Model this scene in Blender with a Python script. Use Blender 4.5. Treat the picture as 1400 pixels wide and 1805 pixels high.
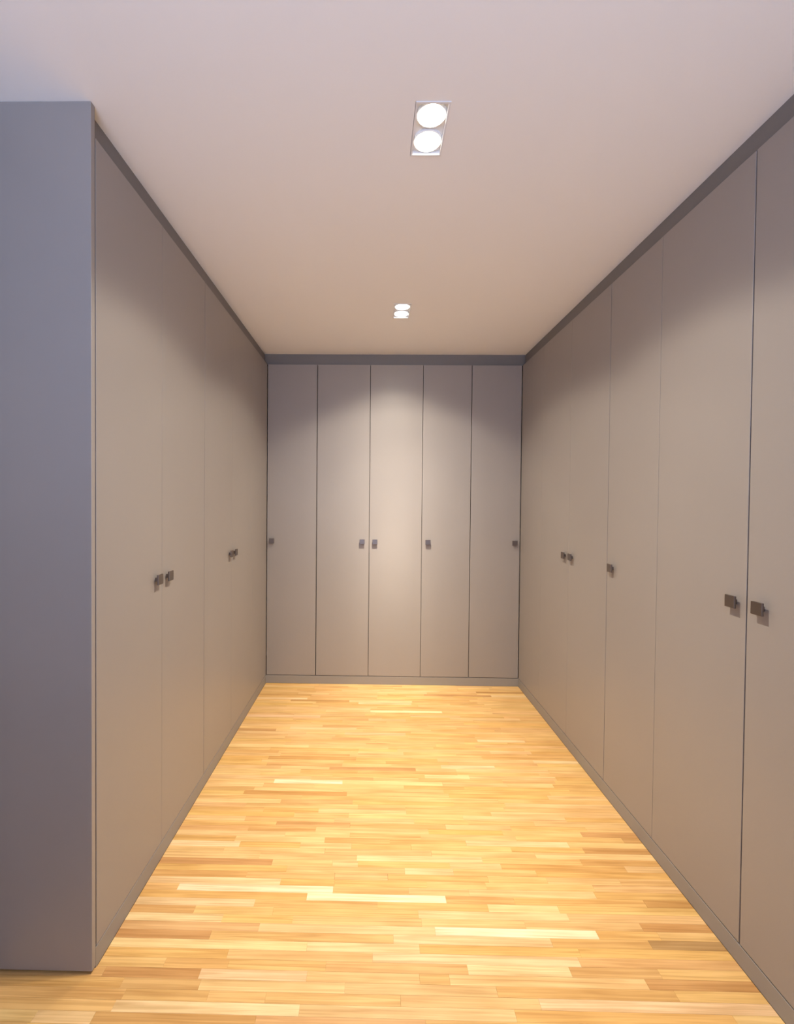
import bpy, bmesh, math, random
from mathutils import Vector, Matrix

for o in list(bpy.data.objects):
    bpy.data.objects.remove(o)
scene = bpy.context.scene
COL = scene.collection
random.seed(11)

# ------------------------------------------------------------------ camera
W, Hpx = 1400.0, 1805.0
FPX, CX, CY = 800.0, 645.74, 900.16
YAW, PITCH, ROLL, CAMH = -0.014738, -0.016335, 0.008646, 1.374868
FWD = Vector((math.sin(YAW)*math.cos(PITCH), math.cos(YAW)*math.cos(PITCH), math.sin(PITCH)))
_r = Vector((math.cos(YAW), -math.sin(YAW), 0.0))
_u = _r.cross(FWD)
RIGHT = _r*math.cos(ROLL) + _u*math.sin(ROLL)
UP = -_r*math.sin(ROLL) + _u*math.cos(ROLL)
cd = bpy.data.cameras.new('camera')
cam = bpy.data.objects.new('camera', cd)
COL.objects.link(cam)
cd.sensor_fit = 'HORIZONTAL'
cd.sensor_width = 36.0
cd.lens = FPX*36.0/W
cd.shift_x = (W/2 - CX)/W
cd.shift_y = (CY - Hpx/2)/W
cd.clip_start = 0.02
m = Matrix((RIGHT, UP, -FWD)).transposed().to_4x4()
m.translation = Vector((0, 0, CAMH))
cam.matrix_world = m
scene.camera = cam

# ------------------------------------------------------------------ world, daylight fill, exposure
world = bpy.data.worlds.new('world')
scene.world = world
world.use_nodes = True
world.node_tree.nodes['Background'].inputs[0].default_value = (0.55, 0.68, 1.0, 1)
world.node_tree.nodes['Background'].inputs[1].default_value = 1.0

WIN_X, WIN_Z, WIN_W, WIN_H, FRONT_Y = -0.05, 1.30, 1.9, 1.5, -1.6
# daylight from behind, as upward strip lights on added slats to brighten the ceiling
FILL_SLATS, FILL_SLAT_DEPTH, FILL_SLAT_TILT = 8, 0.12, 14.0
FILL_SLAT_Y = FRONT_Y + 0.075
DAY_FILL_WATTS = 92.0
def fill_slat_z(k):
    return WIN_Z - WIN_H/2 + 0.10 + k*(WIN_H - 0.18)/(FILL_SLATS - 1)
for k in range(FILL_SLATS):
    al = bpy.data.lights.new('daylight_fill', 'AREA')
    al.shape = 'RECTANGLE'
    al.size, al.size_y = WIN_W - 0.12, FILL_SLAT_DEPTH - 0.01
    al.energy = DAY_FILL_WATTS/FILL_SLATS
    al.color = (0.51, 0.65, 1.0)
    ao = bpy.data.objects.new('daylight_fill', al)
    COL.objects.link(ao)
    ao.location = (WIN_X, FILL_SLAT_Y, fill_slat_z(k) + 0.006)
    ao.rotation_euler = (math.radians(180 - FILL_SLAT_TILT), 0, 0)

vs = scene.view_settings
vs.view_transform = 'Standard'
vs.look = 'None'
vs.exposure = 0.20
vs.gamma = 1.0
vs.use_curve_mapping = False

LAMP_WATTS = 1.55
LAMP_COLOR = (1.0, 0.905, 0.75)

# ------------------------------------------------------------------ room measures (metres)
XL, XR, YB, HC = -0.804, 1.110, 3.425, 2.5
REC = 0.027            # the top trim stands back behind the doors
ZD0, ZD1 = 0.0645, 2.414
PANEL_Y = 1.284
ENTRY_X = -1.10

# ------------------------------------------------------------------ helpers
def tag(o, label=None, cat=None, group=None, kind=None):
    if label: o['label'] = label
    if cat: o['category'] = cat
    if group: o['group'] = group
    if kind: o['kind'] = kind
    return o

def empty(name, loc=(0, 0, 0)):
    o = bpy.data.objects.new(name, None)
    o.empty_display_size = 0.1
    COL.objects.link(o)
    o.location = loc
    return o

def link(name, mesh, mat=None, parent=None, loc=None):
    o = bpy.data.objects.new(name, mesh)
    COL.objects.link(o)
    if mat and not mesh.materials: mesh.materials.append(mat)
    if loc is not None: o.location = loc
    if parent: o.parent = parent
    return o

def add_box(bm, a, b):
    x0, y0, z0 = a; x1, y1, z1 = b
    v = [bm.verts.new(p) for p in ((x0,y0,z0),(x1,y0,z0),(x1,y1,z0),(x0,y1,z0),
                                   (x0,y0,z1),(x1,y0,z1),(x1,y1,z1),(x0,y1,z1))]
    for f in ((3,2,1,0),(4,5,6,7),(0,1,5,4),(1,2,6,5),(2,3,7,6),(3,0,4,7)):
        bm.faces.new([v[i] for i in f])
    return v

def finish(bm, name, bevel=0.0, seg=2):
    if bevel > 0:
        bmesh.ops.bevel(bm, geom=list(bm.edges), offset=bevel, segments=seg, profile=0.5, affect='EDGES', clamp_overlap=True)
    bmesh.ops.recalc_face_normals(bm, faces=bm.faces)
    me = bpy.data.meshes.new(name)
    bm.to_mesh(me); bm.free()
    return me

def box_obj(name, a, b, mat, parent=None, bevel=0.0, kind=None, origin=None):
    """box between world corners a and b, its origin at the base centre (or given)"""
    a, b = Vector([min(p, q) for p, q in zip(a, b)]), Vector([max(p, q) for p, q in zip(a, b)])
    o0 = Vector(((a.x+b.x)/2, (a.y+b.y)/2, a.z)) if origin is None else Vector(origin)
    bm = bmesh.new(); add_box(bm, a-o0, b-o0)
    ob = link(name, finish(bm, name, bevel), mat)
    if parent:
        ob.parent = parent; ob.location = o0 - parent_world(parent)
    else:
        ob.location = o0
    if kind: ob['kind'] = kind
    return ob

def parent_world(p):
    v = Vector((0, 0, 0))
    while p: v += p.location; p = p.parent
    return v

# ------------------------------------------------------------------ materials
def new_mat(name):
    mt = bpy.data.materials.new(name); mt.use_nodes = True
    nt = mt.node_tree
    return mt, nt, nt.nodes['Principled BSDF']

def mix_rgb(nt, fac, c1, c2, blend='MIX'):
    n = nt.nodes.new('ShaderNodeMix'); n.data_type = 'RGBA'; n.blend_type = blend
    for sock, val in ((n.inputs['Factor'], fac), (n.inputs['A'], c1), (n.inputs['B'], c2)):
        if hasattr(val, 'links'): nt.links.new(val, sock)
        else: sock.default_value = val
    return n.outputs['Result']

def paint(name, col, rough=0.45, var=0.04, bump=0.02, scale=180.0, metallic=0.0):
    mt, nt, b = new_mat(name)
    tc = nt.nodes.new('ShaderNodeNewGeometry')
    n1 = nt.nodes.new('ShaderNodeTexNoise'); n1.inputs['Scale'].default_value = 2.3; n1.inputs['Detail'].default_value = 3
    nt.links.new(tc.outputs['Position'], n1.inputs['Vector'])
    lo = tuple(c*(1-var) for c in col)+(1,); hi = tuple(min(1, c*(1+var)) for c in col)+(1,)
    nt.links.new(mix_rgb(nt, n1.outputs['Fac'], lo, hi), b.inputs['Base Color'])
    b.inputs['Roughness'].default_value = rough
    b.inputs['Metallic'].default_value = metallic
    if bump:
        n2 = nt.nodes.new('ShaderNodeTexNoise'); n2.inputs['Scale'].default_value = scale; n2.inputs['Detail'].default_value = 2
        nt.links.new(tc.outputs['Position'], n2.inputs['Vector'])
        bp = nt.nodes.new('ShaderNodeBump'); bp.inputs['Strength'].default_value = bump; bp.inputs['Distance'].default_value = 0.002
        nt.links.new(n2.outputs['Fac'], bp.inputs['Height'])
        nt.links.new(bp.outputs['Normal'], b.inputs['Normal'])
    return mt

DOOR = paint('taupe_lacquer', (0.325, 0.291, 0.268), rough=0.42)
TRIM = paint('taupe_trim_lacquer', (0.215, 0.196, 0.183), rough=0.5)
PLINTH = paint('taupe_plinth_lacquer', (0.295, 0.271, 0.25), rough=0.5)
CARCASS = paint('carcass_board', (0.05, 0.042, 0.037), rough=0.7)  # board colour set dark to deepen the shade in the door seams
CEIL = paint('ceiling_plaster', (0.97, 0.96, 0.935), rough=0.9, var=0.01, bump=0.05, scale=260)
WALLM = paint('wall_plaster', (0.80, 0.78, 0.76), rough=0.9, var=0.01)
ENTRYM = paint('entry_wall_paint', (0.30, 0.26, 0.25), rough=0.7)
KNOB = paint('bronze_knob_metal', (0.20, 0.165, 0.145), rough=0.33, var=0.06, bump=0.0, metallic=0.85)
LAMPWHITE = paint('lamp_white_metal', (0.86, 0.86, 0.86), rough=0.35, var=0.0, bump=0.0)
WINW = paint('window_white', (0.8, 0.8, 0.8), rough=0.4, var=0.0, bump=0.0)

def glow(name, col, strength):
    mt = bpy.data.materials.new(name); mt.use_nodes = True
    nt = mt.node_tree; nt.nodes.remove(nt.nodes['Principled BSDF'])
    e = nt.nodes.new('ShaderNodeEmission')
    e.inputs[0].default_value = col+(1,); e.inputs[1].default_value = strength
    nt.links.new(e.outputs[0], nt.nodes['Material Output'].inputs['Surface'])
    return mt
BULB = glow('lamp_glow', (1.0, 0.93, 0.82), 14.0)

GLASS, _nt, _b = new_mat('window_glass')
_b.inputs['Transmission Weight'].default_value = 1.0
_b.inputs['Roughness'].default_value = 0.0
_b.inputs['IOR'].default_value = 1.05

def wood_material():
    mt, nt, b = new_mat('parquet_wood')
    L = nt.links.new
    oi = nt.nodes.new('ShaderNodeObjectInfo')
    at = nt.nodes.new('ShaderNodeAttribute'); at.attribute_name = 'tone'
    base = mix_rgb(nt, 1.0, oi.outputs['Color'], at.outputs['Color'], 'MULTIPLY')
    geo = nt.nodes.new('ShaderNodeNewGeometry')
    off = nt.nodes.new('ShaderNodeVectorMath'); off.operation = 'SCALE'; off.inputs['Scale'].default_value = 37.0
    L(base, off.inputs[0])
    add = nt.nodes.new('ShaderNodeVectorMath'); add.operation = 'ADD'
    L(geo.outputs['Position'], add.inputs[0]); L(off.outputs[0], add.inputs[1])
    mp = nt.nodes.new('ShaderNodeMapping'); mp.inputs['Scale'].default_value = (2.2, 95.0, 10.0)
    L(add.outputs[0], mp.inputs['Vector'])
    n1 = nt.nodes.new('ShaderNodeTexNoise'); n1.inputs['Scale'].default_value = 1.0
    n1.inputs['Detail'].default_value = 5.0; n1.inputs['Distortion'].default_value = 1.1
    L(mp.outputs[0], n1.inputs['Vector'])
    r1 = nt.nodes.new('ShaderNodeValToRGB')
    r1.color_ramp.elements[0].position = 0.30; r1.color_ramp.elements[0].color = (0.78, 0.70, 0.60, 1)
    r1.color_ramp.elements[1].position = 0.62; r1.color_ramp.elements[1].color = (1.05, 1.05, 1.05, 1)
    L(n1.outputs['Fac'], r1.inputs['Fac'])
    c1 = mix_rgb(nt, 1.0, base, r1.outputs['Color'], 'MULTIPLY')
    # broad figure along each strip
    mp2 = nt.nodes.new('ShaderNodeMapping'); mp2.inputs['Scale'].default_value = (5.0, 18.0, 4.0)
    L(add.outputs[0], mp2.inputs['Vector'])
    n2 = nt.nodes.new('ShaderNodeTexNoise'); n2.inputs['Scale'].default_value = 1.0; n2.inputs['Detail'].default_value = 2.0
    L(mp2.outputs[0], n2.inputs['Vector'])
    r2 = nt.nodes.new('ShaderNodeValToRGB')
    r2.color_ramp.elements[0].position = 0.3; r2.color_ramp.elements[0].color = (0.88, 0.84, 0.78, 1)
    r2.color_ramp.elements[1].position = 0.7; r2.color_ramp.elements[1].color = (1.05, 1.06, 1.08, 1)
    L(n2.outputs['Fac'], r2.inputs['Fac'])
    L(mix_rgb(nt, 1.0, c1, r2.outputs['Color'], 'MULTIPLY'), b.inputs['Base Color'])
    b.inputs['Roughness'].default_value = 0.42
    b.inputs['Specular IOR Level'].default_value = 0.35
    bp = nt.nodes.new('ShaderNodeBump'); bp.inputs['Strength'].default_value = 0.04; bp.inputs['Distance'].default_value = 0.001
    L(n1.outputs['Fac'], bp.inputs['Height']); L(bp.outputs['Normal'], b.inputs['Normal'])
    return mt
WOOD = wood_material()
SUBFLOOR = paint('subfloor', (0.16, 0.09, 0.045), rough=0.9, bump=0)

# ------------------------------------------------------------------ room shell
SX0, SX1 = -1.43, 1.74
SY1 = YB + 0.62
floor = box_obj('floor', (SX0, FRONT_Y-0.15, -0.06), (SX1, SY1+0.15, -0.008), SUBFLOOR, kind='structure')
tag(floor, 'strip parquet floor of honey coloured wood', kind='structure')

LAMPS = [(0.160, 1.389), (0.159, 2.676)]
LW, LL = 0.100, 0.200
def ceiling_mesh():
    bm = bmesh.new()
    hw, hl = LW/2, LL/2
    cx = 0.1595
    xs = [SX0, cx-hw, cx+hw, SX1]
    ys = [FRONT_Y-0.15]
    for (_, y) in LAMPS: ys += [y-hl, y+hl]
    ys.append(SY1+0.15)
    for j in range(len(ys)-1):
        for i in range(3):
            if i == 1 and j in (1, 3): continue
            add_box(bm, (xs[i], ys[j], HC), (xs[i+1], ys[j+1], HC+0.12))
    bmesh.ops.remove_doubles(bm, verts=bm.verts, dist=1e-5)
    # drop the inner faces shared by two boxes
    seen = {}
    bm.verts.index_update()
    for f in list(bm.faces):
        k = tuple(sorted(v.index for v in f.verts))
        seen.setdefault(k, []).append(f)
    for fs in seen.values():
        if len(fs) > 1:
            for f in fs: bm.faces.remove(f)
    return finish(bm, 'ceiling')
tag(link('ceiling', ceiling_mesh(), CEIL), 'plain warm white plaster ceiling with recessed lamps', kind='structure')

box_obj('wall_back', (SX0, SY1, 0), (SX1, SY1+0.15, HC), WALLM, kind='structure')
box_obj('wall_right', (SX1, FRONT_Y, 0), (SX1+0.15, SY1, HC), WALLM, kind='structure')
box_obj('wall_left', (SX0-0.15, PANEL_Y-0.002, 0), (SX0, SY1, HC), WALLM, kind='structure')
tag(box_obj('wall_entry', (SX0-0.15, FRONT_Y, 0), (ENTRY_X, PANEL_Y-0.003, HC), ENTRYM), kind='structure')
# wall behind the camera with an unseen window that holds the daylight fill
wx0, wx1, wz0, wz1 = WIN_X-WIN_W/2, WIN_X+WIN_W/2, WIN_Z-WIN_H/2, WIN_Z+WIN_H/2
bm = bmesh.new()
for a, b in (((ENTRY_X, 0), (wx0, HC)), ((wx1, 0), (SX1, HC)), ((wx0, 0), (wx1, wz0)), ((wx0, wz1), (wx1, HC))):
    add_box(bm, (a[0], FRONT_Y-0.15, a[1]), (b[0], FRONT_Y, b[1]))
tag(link('wall_front', finish(bm, 'wall_front'), ENTRYM), kind='structure')
bm = bmesh.new()
fy0, fy1 = FRONT_Y-0.10, FRONT_Y-0.04
for a, b in (((wx0, wz0), (wx0+.06, wz1)), ((wx1-.06, wz0), (wx1, wz1)), ((wx0+.06, wz0), (wx1-.06, wz0+.06)),
             ((wx0+.06, wz1-.06), (wx1-.06, wz1)), ((WIN_X-.03, wz0+.06), (WIN_X+.03, wz1-.06))):
    add_box(bm, (a[0], fy0, a[1]), (b[0], fy1, b[1]))
win = tag(link('window_1', finish(bm, 'window_1'), WINW), kind='structure')
for k in (0, 1):
    px0 = wx0+.06 if k == 0 else WIN_X+.03
    px1 = WIN_X-.03 if k == 0 else wx1-.06
    box_obj('pane', (px0, FRONT_Y-.075, wz0+.06), (px1, FRONT_Y-.068, wz1-.06), GLASS, parent=win)

bm = bmesh.new()
add_box(bm, (-WIN_W/2+.05, -FILL_SLAT_DEPTH/2, -.0015), (WIN_W/2-.05, FILL_SLAT_DEPTH/2, .0015))
fill_slat_mesh = finish(bm, 'fill_slat'); fill_slat_mesh.materials.append(WINW)
for k in range(FILL_SLATS):  # unseen blind slats, added to carry the upward fill lights
    so = link('fill_slat', fill_slat_mesh, None, win, Vector((WIN_X, FILL_SLAT_Y, fill_slat_z(k)))-parent_world(win))
    so.rotation_euler = (math.radians(-FILL_SLAT_TILT), 0, 0)

# plinth and top trim of the fitted wardrobes, continuous along each wall
RIGHT_END = 0.086
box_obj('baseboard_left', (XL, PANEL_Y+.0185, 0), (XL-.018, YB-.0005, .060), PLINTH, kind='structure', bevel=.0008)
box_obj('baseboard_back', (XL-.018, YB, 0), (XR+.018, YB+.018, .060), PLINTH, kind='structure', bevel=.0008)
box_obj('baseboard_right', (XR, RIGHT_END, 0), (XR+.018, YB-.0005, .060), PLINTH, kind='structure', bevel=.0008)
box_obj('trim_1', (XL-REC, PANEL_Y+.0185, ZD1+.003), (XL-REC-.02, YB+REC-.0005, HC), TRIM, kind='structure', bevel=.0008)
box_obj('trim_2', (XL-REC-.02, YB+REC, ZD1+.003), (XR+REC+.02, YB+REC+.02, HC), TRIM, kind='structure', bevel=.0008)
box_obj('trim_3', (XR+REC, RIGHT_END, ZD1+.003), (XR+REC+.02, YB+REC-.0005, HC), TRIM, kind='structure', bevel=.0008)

# ------------------------------------------------------------------ parquet strips
ROW0, PITCH_Y = 1.5745, 0.0296
def floor_point(px, py):
    d = FWD + RIGHT*((px-CX)/FPX) - UP*((py-CY)/FPX)
    t = -CAMH/d.z
    return Vector((0, 0, CAMH)) + d*t
TONES = {'L3': (0.879, 0.707, 0.439), 'L2': (0.802, 0.563, 0.282), 'L1': (0.745, 0.487, 0.210), 'N': (0.721, 0.454, 0.181),
         'D1': (0.659, 0.392, 0.148), 'D2': (0.573, 0.320, 0.119), 'D3': (0.468, 0.277, 0.119), 'O': (0.707, 0.430, 0.158), 'P': (0.774, 0.525, 0.267)}
SEEN = [  # strips picked out in the photograph: x from, x to, y, tone
 (317,438,1460,'D1'),(486,617,1455,'D1'),(423,530,1487,'O'),(503,617,1470,'L1'),(301,480,1520,'D2'),(434,590,1544,'D1'),
 (494,590,1556,'O'),(311,587,1569,'L3'),(243,541,1581,'O'),(541,786,1584.5,'L3'),(231,448,1594,'L2'),(687,821,1484,'O'),
 (725,900,1494,'L1'),(821,1000,1485,'L2'),(756,886,1468,'O'),(884,1023,1468,'L1'),(631,793,1524,'O'),(586,631,1524,'L1'),
 (684,860,1548,'D1'),(857,1045,1562,'L1'),(827,1047,1574,'L1'),(738,1000,1613,'L2'),(1033,1116,1461,'L1'),(1021,1121,1470,'D2'),
 (1097,1133,1480,'D2'),(1028,1144,1498,'D2'),(944,1153,1508,'L1'),(1024,1164,1519,'D1'),(884,1101,1529,'D1'),(1101,1180,1529,'L1'),
 (800,946,1540,'L1'),(946,1180,1540,'O'),(1047,1207,1576,'D1'),(1136,1230,1591,'D2'),(980,1240,1616,'L1'),(927,1130,1633,'L1'),
 (1130,1260,1633,'D2'),(768,1052,1645,'L3'),(1054,1160,1647,'O'),(694,972,1660,'P'),(972,1144,1661,'D1'),(1144,1290,1664,'D3'),
 (740,1020,1675,'O'),(657,1020,1692,'L2'),(825,1005,1711,'L2'),(1005,1160,1711,'D1'),(740,793,1728,'D1'),(793,1138,1730,'L1'),
 (1138,1320,1733,'D2'),(877,1190,1751,'D1'),(952,1375,1770,'L2'),(913,1300,1803,'O'),(216,541,1669,'L2'),(200,370,1651,'D2'),
 (185,400,1686,'O'),(287,401,1704,'O'),(178,350,1722,'D2'),(364,467,1763,'O'),(55,160,1800,'L2'),
]
rows = {}
for x0, x1, y, t in SEEN:
    a, b = floor_point(x0, y), floor_point(x1, y)
    k = math.floor(((a.y+b.y)/2 - ROW0)/PITCH_Y)
    rows.setdefault(k, []).append([a.x, b.x, t])

def vary(c, s=0.035):
    g = 1 + random.uniform(-s, s)
    return (min(1, c[0]*g), min(1, c[1]*g*random.uniform(.97, 1.03)), min(1, c[2]*g*random.uniform(.9, 1.1)))
WEI = [('N', 42), ('L1', 22), ('O', 20), ('D1', 8), ('L2', 4), ('D2', 1.5), ('L3', .6), ('P', 2)]
def rand_tone():
    r = random.uniform(0, sum(w for _, w in WEI))
    for n, w in WEI:
        r -= w
        if r <= 0: return n
    return 'N'

strips = []      # (x0, x1, y0, y1, colour)
k_lo, k_hi = math.floor((FRONT_Y - ROW0)/PITCH_Y)+1, math.floor((YB - ROW0)/PITCH_Y)
for k in range(k_lo, k_hi+1):
    y0, y1 = ROW0 + k*PITCH_Y, ROW0 + (k+1)*PITCH_Y
    y1 = min(y1, YB-.0008)
    if y1-y0 < 0.004: continue
    inner = y1 > PANEL_Y
    xa = (XL if y0 > PANEL_Y+.02 else ENTRY_X) + .0006
    xb = (XR if y0 > RIGHT_END else SX1) - .0006
    segs = []
    fixed = sorted(rows.get(k, []))
    cur = xa
    def fill(a, b):
        while b-a > 0.001:
            n = random.uniform(.20, .52)
            if b-a-n < 0.14: n = b-a
            if n > .62: n = (b-a)/2
            segs.append((a, a+n, vary(TONES[rand_tone()])))
            a += n
    for fa, fb, t in fixed:
        fa = max(fa, cur); fb = min(fb, xb)
        if fb - fa < .03: continue
        if fa-cur < .05: fa = cur
        if xb-fb < .05: fb = xb
        fill(cur, fa)
        segs.append((fa, fb, vary(TONES[t], .02)))
        cur = fb
    fill(cur, xb)
    for a, b, c in segs: strips.append((a, b, y0, y1, c))

def strip_verts(x0, x1, y0, y1, g=.00012, c=.00025):
    zt, zb = 0.0, -.008
    x0 += g; x1 -= g; y0 += g; y1 -= g
    v = [(x0, y0, zb), (x1, y0, zb), (x1, y1, zb), (x0, y1, zb),
         (x0, y0, zt-c), (x1, y0, zt-c), (x1, y1, zt-c), (x0, y1, zt-c),
         (x0+c, y0+c, zt), (x1-c, y0+c, zt), (x1-c, y1-c, zt), (x0+c, y1-c, zt)]
    f = [(0,1,5,4), (1,2,6,5), (2,3,7,6), (3,0,4,7), (4,5,9,8), (5,6,10,9), (6,7,11,10), (7,4,8,11), (8,9,10,11)]
    return v, f
def tone_attr(me, cols):
    a = me.attributes.new('tone', 'FLOAT_COLOR', 'FACE')
    for i, c in enumerate(cols): a.data[i].color = (c[0], c[1], c[2], 1)
# the 300 strips that show largest are parts of their own
def in_view(s):
    return s[3] > 1.145
vis = sorted([s for s in strips if in_view(s)], key=lambda s: s[2])
single, far = vis[:300], vis[300:]
near = [s for s in strips if not in_view(s)]
mesh_cache = {}
fw = parent_world(floor)
for x0, x1, y0, y1, c in single:
    key = (round(x1-x0, 3), round(y1-y0, 4))
    if key not in mesh_cache:
        v, f = strip_verts(-(x1-x0)/2, (x1-x0)/2, -(y1-y0)/2, (y1-y0)/2)
        me = bpy.data.meshes.new('strip'); me.from_pydata(v, [], f)
        tone_attr(me, [(1, 1, 1)]*len(f)); me.materials.append(WOOD)
        mesh_cache[key] = me
    o = link('parquet_strip', mesh_cache[key], None, floor, Vector(((x0+x1)/2, (y0+y1)/2, 0))-fw)
    o.color = (c[0], c[1], c[2], 1)
for part in (far, near):
    V, F, Cc = [], [], []
    for x0, x1, y0, y1, c in part:
        v, f = strip_verts(x0, x1, y0, y1)
        n = len(V); V += v; F += [tuple(i+n for i in q) for q in f]; Cc += [c]*len(f)
    me = bpy.data.meshes.new('parquet_strips'); me.from_pydata(V, [], F)
    tone_attr(me, Cc); me.materials.append(WOOD)
    o = link('parquet_strips', me, None, floor, Vector((0, 0, 0))-fw)
    o['kind'] = 'stuff'

# ------------------------------------------------------------------ wardrobes
def knob_mesh():
    """square plate on a short square post; local +Z is out of the door"""
    bm = bmesh.new()
    add_box(bm, (-.0075, -.0075, 0), (.0075, .0075, .0125))
    add_box(bm, (-.0190, -.0185, .0120), (.0190, .0185, .0185))
    return finish(bm, 'knob', .0009, 2)
KNOB_MESH = knob_mesh(); KNOB_MESH.materials.append(KNOB)
KNOB_Z = 1.085
DT = .020        # door thickness

class Run:
    """a wall of wardrobes: a point s along it, d behind the door plane"""
    def __init__(self, origin, along, inward): self.o, self.a, self.i = Vector(origin), Vector(along), Vector(inward)
    def p(self, s, d, z): return self.o + self.a*s + self.i*d + Vector((0, 0, z))
LEFT = Run((XL, 0, 0), (0, 1, 0), (-1, 0, 0))
RIGHTR = Run((XR, 0, 0), (0, 1, 0), (1, 0, 0))
BACK = Run((0, YB, 0), (1, 0, 0), (0, 1, 0))

def wardrobe(run, s0, s1, doors, label, group=None, depth=.52, fillers=()):
    """doors: (from, to, knob position or None, gap on the low side, gap on the high side)"""
    root = empty('wardrobe', run.p((s0+s1)/2, depth/2, 0))
    tag(root, label, 'wardrobe', group)
    rw = parent_world(root)
    # carcass of boards behind the doors
    bm = bmesh.new()
    e = .0006; t = .016; d0, d1 = DT+.0015, depth
    def board(a, b, c0, c1, z0, z1):
        p, q = run.p(a, c0, z0)-rw, run.p(b, c1, z1)-rw
        add_box(bm, (min(p.x,q.x), min(p.y,q.y), z0), (max(p.x,q.x), max(p.y,q.y), z1))
    z0, z1 = .0615, ZD1+.001
    board(s0+e, s0+t, d0, d1, z0, z1); board(s1-t, s1-e, d0, d1, z0, z1)
    board(s0+t, s1-t, d0, d1, z0, z0+t); board(s0+t, s1-t, d0, d1, z1-t, z1)
    board(s0+t, s1-t, d1-.008, d1, z0+t, z1-t)
    board(s0+t, s1-t, d0+.02, d1-.008, 1.80, 1.818)
    for dd in doors[1:]:
        board(dd[0]-t/2, dd[0]+t/2, d0+.0, d0+.05, z0+t, z1-t)
    link('body', finish(bm, 'body'), CARCASS, root, Vector((0, 0, 0)))
    for a, b, kp, g0, g1 in doors:
        name = 'door' if kp is not None else 'filler_panel'
        dob = box_obj(name, run.p(a+g0, 0, ZD0), run.p(b-g1, DT, ZD1), DOOR, parent=root, bevel=.0009)
        if kp is not None:
            k = link('knob', KNOB_MESH, None, dob)
            n = -run.i
            zax = n; yax = Vector((0, 0, 1)); xax = yax.cross(zax)
            k.matrix_local = Matrix.Translation(run.p(kp, 0, KNOB_Z)-parent_world(dob)) @ Matrix((xax, yax, zax)).transposed().to_4x4()
    return root

N_, T_ = .0022, .0006      # half gaps: open joint, tight joint
w = wardrobe(LEFT, 1.3025, 2.153, [(1.304, 1.718, 1.671, N_, T_), (1.718, 2.153, 1.760, T_, N_)],
             'tall taupe two-door wardrobe whose wide end panel faces the entrance')
pn = box_obj('side_panel', (ENTRY_X+.0006, PANEL_Y, .008), (XL, PANEL_Y+.018, HC-.0005), DOOR, parent=w, bevel=.0012)
pn['label'] = 'broad taupe end panel reaching up to the ceiling'
wardrobe(LEFT, 2.153, 3.424, [(2.153, 2.575, 2.532, N_, T_), (2.575, 3.000, 2.612, T_, T_), (3.000, 3.424, None, T_, .001)],
         'taupe two-door wardrobe between the end-panel wardrobe and the corner of the end wall')
wardrobe(BACK, XL, -.4255, [(XL+.001, -.4255, -.763, .003, .0028)],
         'one-door taupe wardrobe in the end-wall corner on the end-panel side')
wardrobe(BACK, -.4255, .3695, [(-.4255, -.0262, -.079, .0028, .0018), (-.0262, .3695, .017, .0018, .0016)],
         'brightly lit two-door taupe wardrobe on the end wall with two knobs side by side')
wardrobe(BACK, .3695, .734, [(.3695, .734, .4155, .0016, .0024)],
         'one-door taupe wardrobe on the end wall between the two-door one and the shaded corner')
wardrobe(BACK, .734, XR, [(.734, XR-.001, 1.066, .0024, .003)],
         'shaded one-door taupe wardrobe in the end-wall corner away from the end panel')
wardrobe(RIGHTR, 2.160, 3.424, [(2.160, 2.581, 2.535, N_, T_), (2.581, 3.003, 2.626, T_, .0002), (3.003, 3.424, None, .0002, .001)],
         'taupe two-door wardrobe meeting the end wall, in the long run without an end panel')
wardrobe(RIGHTR, 1.7836, 2.160, [(1.7836, 2.160, 2.108, .0009, N_)],
         'single-door taupe wardrobe standing between two double-door ones')
wardrobe(RIGHTR, .930, 1.7836, [(.930, 1.3566, 1.302, N_, N_), (1.3566, 1.7836, 1.399, N_, .0009)],
         'large taupe two-door wardrobe opposite the tall end panel, knobs paired')
wardrobe(RIGHTR, RIGHT_END, .930, [(RIGHT_END, .508, .462, N_, T_), (.508, .930, .555, T_, N_)],
         'taupe two-door wardrobe at the entrance end of the long run, past the end panel')

# ------------------------------------------------------------------ recessed twin downlights
def lathe(bm, prof, seg=40, cx=0, cy=0):
    rings = []
    for r, z in prof:
        if r < 1e-6: rings.append([bm.verts.new((cx, cy, z))])
        else: rings.append([bm.verts.new((cx+r*math.cos(2*math.pi*i/seg), cy+r*math.sin(2*math.pi*i/seg), z)) for i in range(seg)])
    for a, b in zip(rings, rings[1:]):
        for i in range(seg):
            j = (i+1) % seg
            if len(a) == 1: bm.faces.new((a[0], b[i], b[j]))
            elif len(b) == 1: bm.faces.new((a[i], a[j], b[0]))
            else: bm.faces.new((a[i], a[j], b[j], b[i]))

# beam of a reflector lamp: strong in the middle, weaker spill, cut off by the housing
def beam_text(name, prof):
    t = bpy.data.texts.new(name)
    t.write('IESNA:LM-63-2002\nTILT=NONE\n1 -1 1 %d 1 1 2 0 0 0\n1 1 1\n' % len(prof))
    t.write(' '.join(str(a) for a, _ in prof)+'\n0\n'+' '.join('%.2f' % (c*1000) for _, c in prof)+'\n')
    return t
WIDE = beam_text('wide_beam', [(0, 1.0), (10, .95), (20, .78), (30, .53), (37, .40), (45, .29), (52, .23), (57, .19), (60, .165), (62, .12),
        (64, .07), (66, .03), (70, .01), (80, .005), (90, 0)])
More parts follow.
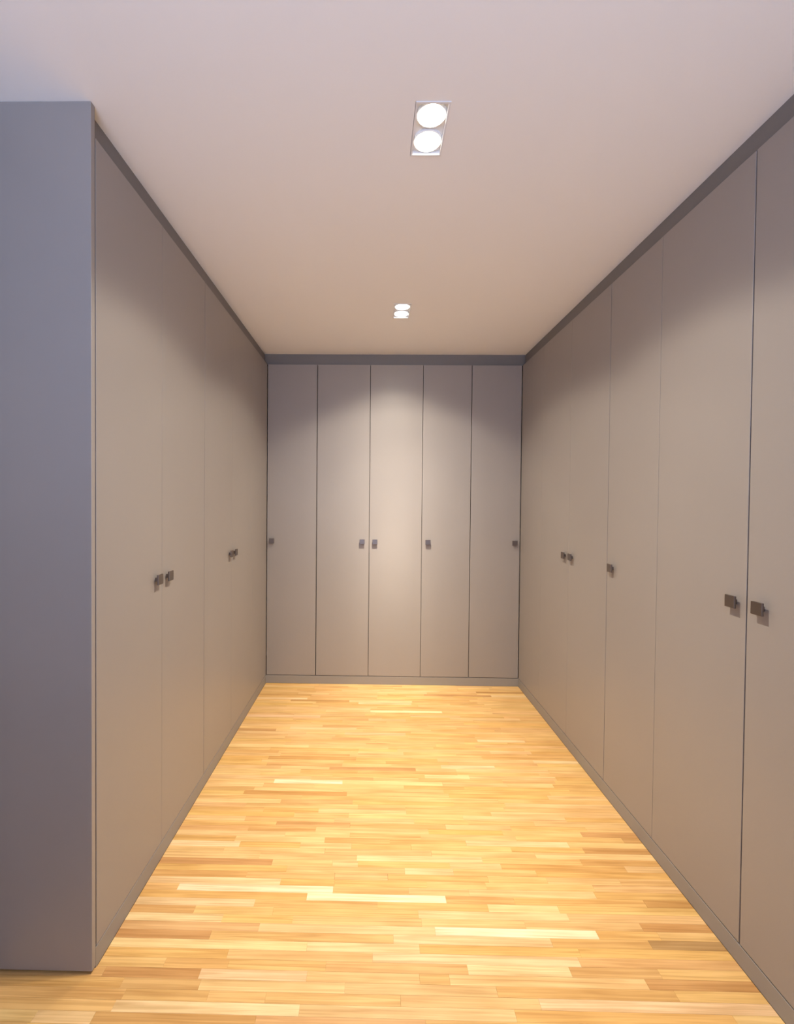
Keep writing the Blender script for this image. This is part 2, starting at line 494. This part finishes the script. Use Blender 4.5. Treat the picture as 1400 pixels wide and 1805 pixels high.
# the head next to the end wall is turned towards it
WALLWASH = beam_text('wall_beam', [(0, 1.0), (5, .85), (10, .54), (15, .36), (20, .25), (29, .13), (36, .09), (42, .065), (46, .045), (49, .02), (53, .006), (70, .003), (80, 0), (90, 0)])
def beam(ld, ies):
    ld.use_nodes = True
    nt = ld.node_tree
    n = nt.nodes.new('ShaderNodeTexIES'); n.mode = 'INTERNAL'; n.ies = ies
    n.inputs['Strength'].default_value = 1.0
    nt.links.new(n.outputs['Fac'], nt.nodes['Emission'].inputs['Strength'])

def downlight(x, y, label, tilts=(0, 0)):
    root = empty('downlight', (x, y, HC))
    tag(root, label, 'lamp', 'twin downlights in the ceiling')
    hw, hl, e = LW/2-.0006, LL/2-.0006, .0055
    bm = bmesh.new()                      # slim frame standing 2 mm below the plaster
    for a, b in (((-hw, -hl), (-hw+e, hl)), ((hw-e, -hl), (hw, hl)), ((-hw+e, -hl), (hw-e, -hl+e)), ((-hw+e, hl-e), (hw-e, hl))):
        add_box(bm, (a[0], a[1], -.002), (b[0], b[1], .035))
    link('frame', finish(bm, 'frame'), LAMPWHITE, root)
    bm = bmesh.new()
    add_box(bm, (-hw+e, -hl+e, .012), (hw-e, hl-e, .035))
    link('tray', finish(bm, 'tray'), LAMPWHITE, root)
    for s in (-1, 1):
        bm = bmesh.new(); lathe(bm, [(.0435, .012), (.0435, .004), (.0405, .003), (.0395, .010)])
        ring = link('bezel', finish(bm, 'bezel'), LAMPWHITE, root, Vector((0, s*.0475, 0)))
        bm = bmesh.new(); lathe(bm, [(.0394, .009), (.036, .004), (.026, .000), (.013, -.0022), (0, -.003)])
        me = finish(bm, 'bulb')
        for p in me.polygons: p.use_smooth = True
        link('bulb', me, BULB, ring)
        ld = bpy.data.lights.new('lamp_light', 'SPOT')
        ld.energy = LAMP_WATTS; ld.color = LAMP_COLOR
        ld.spot_size = math.radians(176); ld.spot_blend = 0.05
        ld.shadow_soft_size = 0.03
        tilt = tilts[0] if s < 0 else tilts[1]
        beam(ld, WALLWASH if tilt > 15 else WIDE)
        if tilt > 15: ld.energy = LAMP_WATTS*2.45
        lo = bpy.data.objects.new('lamp_light', ld); COL.objects.link(lo)
        lo.parent = root; lo.location = (0, s*.0475, -.012)
        lo.rotation_euler = (math.radians(tilt), 0, 0)
downlight(*LAMPS[0], 'twin square-framed recessed downlight in the ceiling over the middle of the room', (10, 4))
downlight(*LAMPS[1], 'twin recessed downlight in the ceiling close to the end wall of wardrobes', (0, 20))
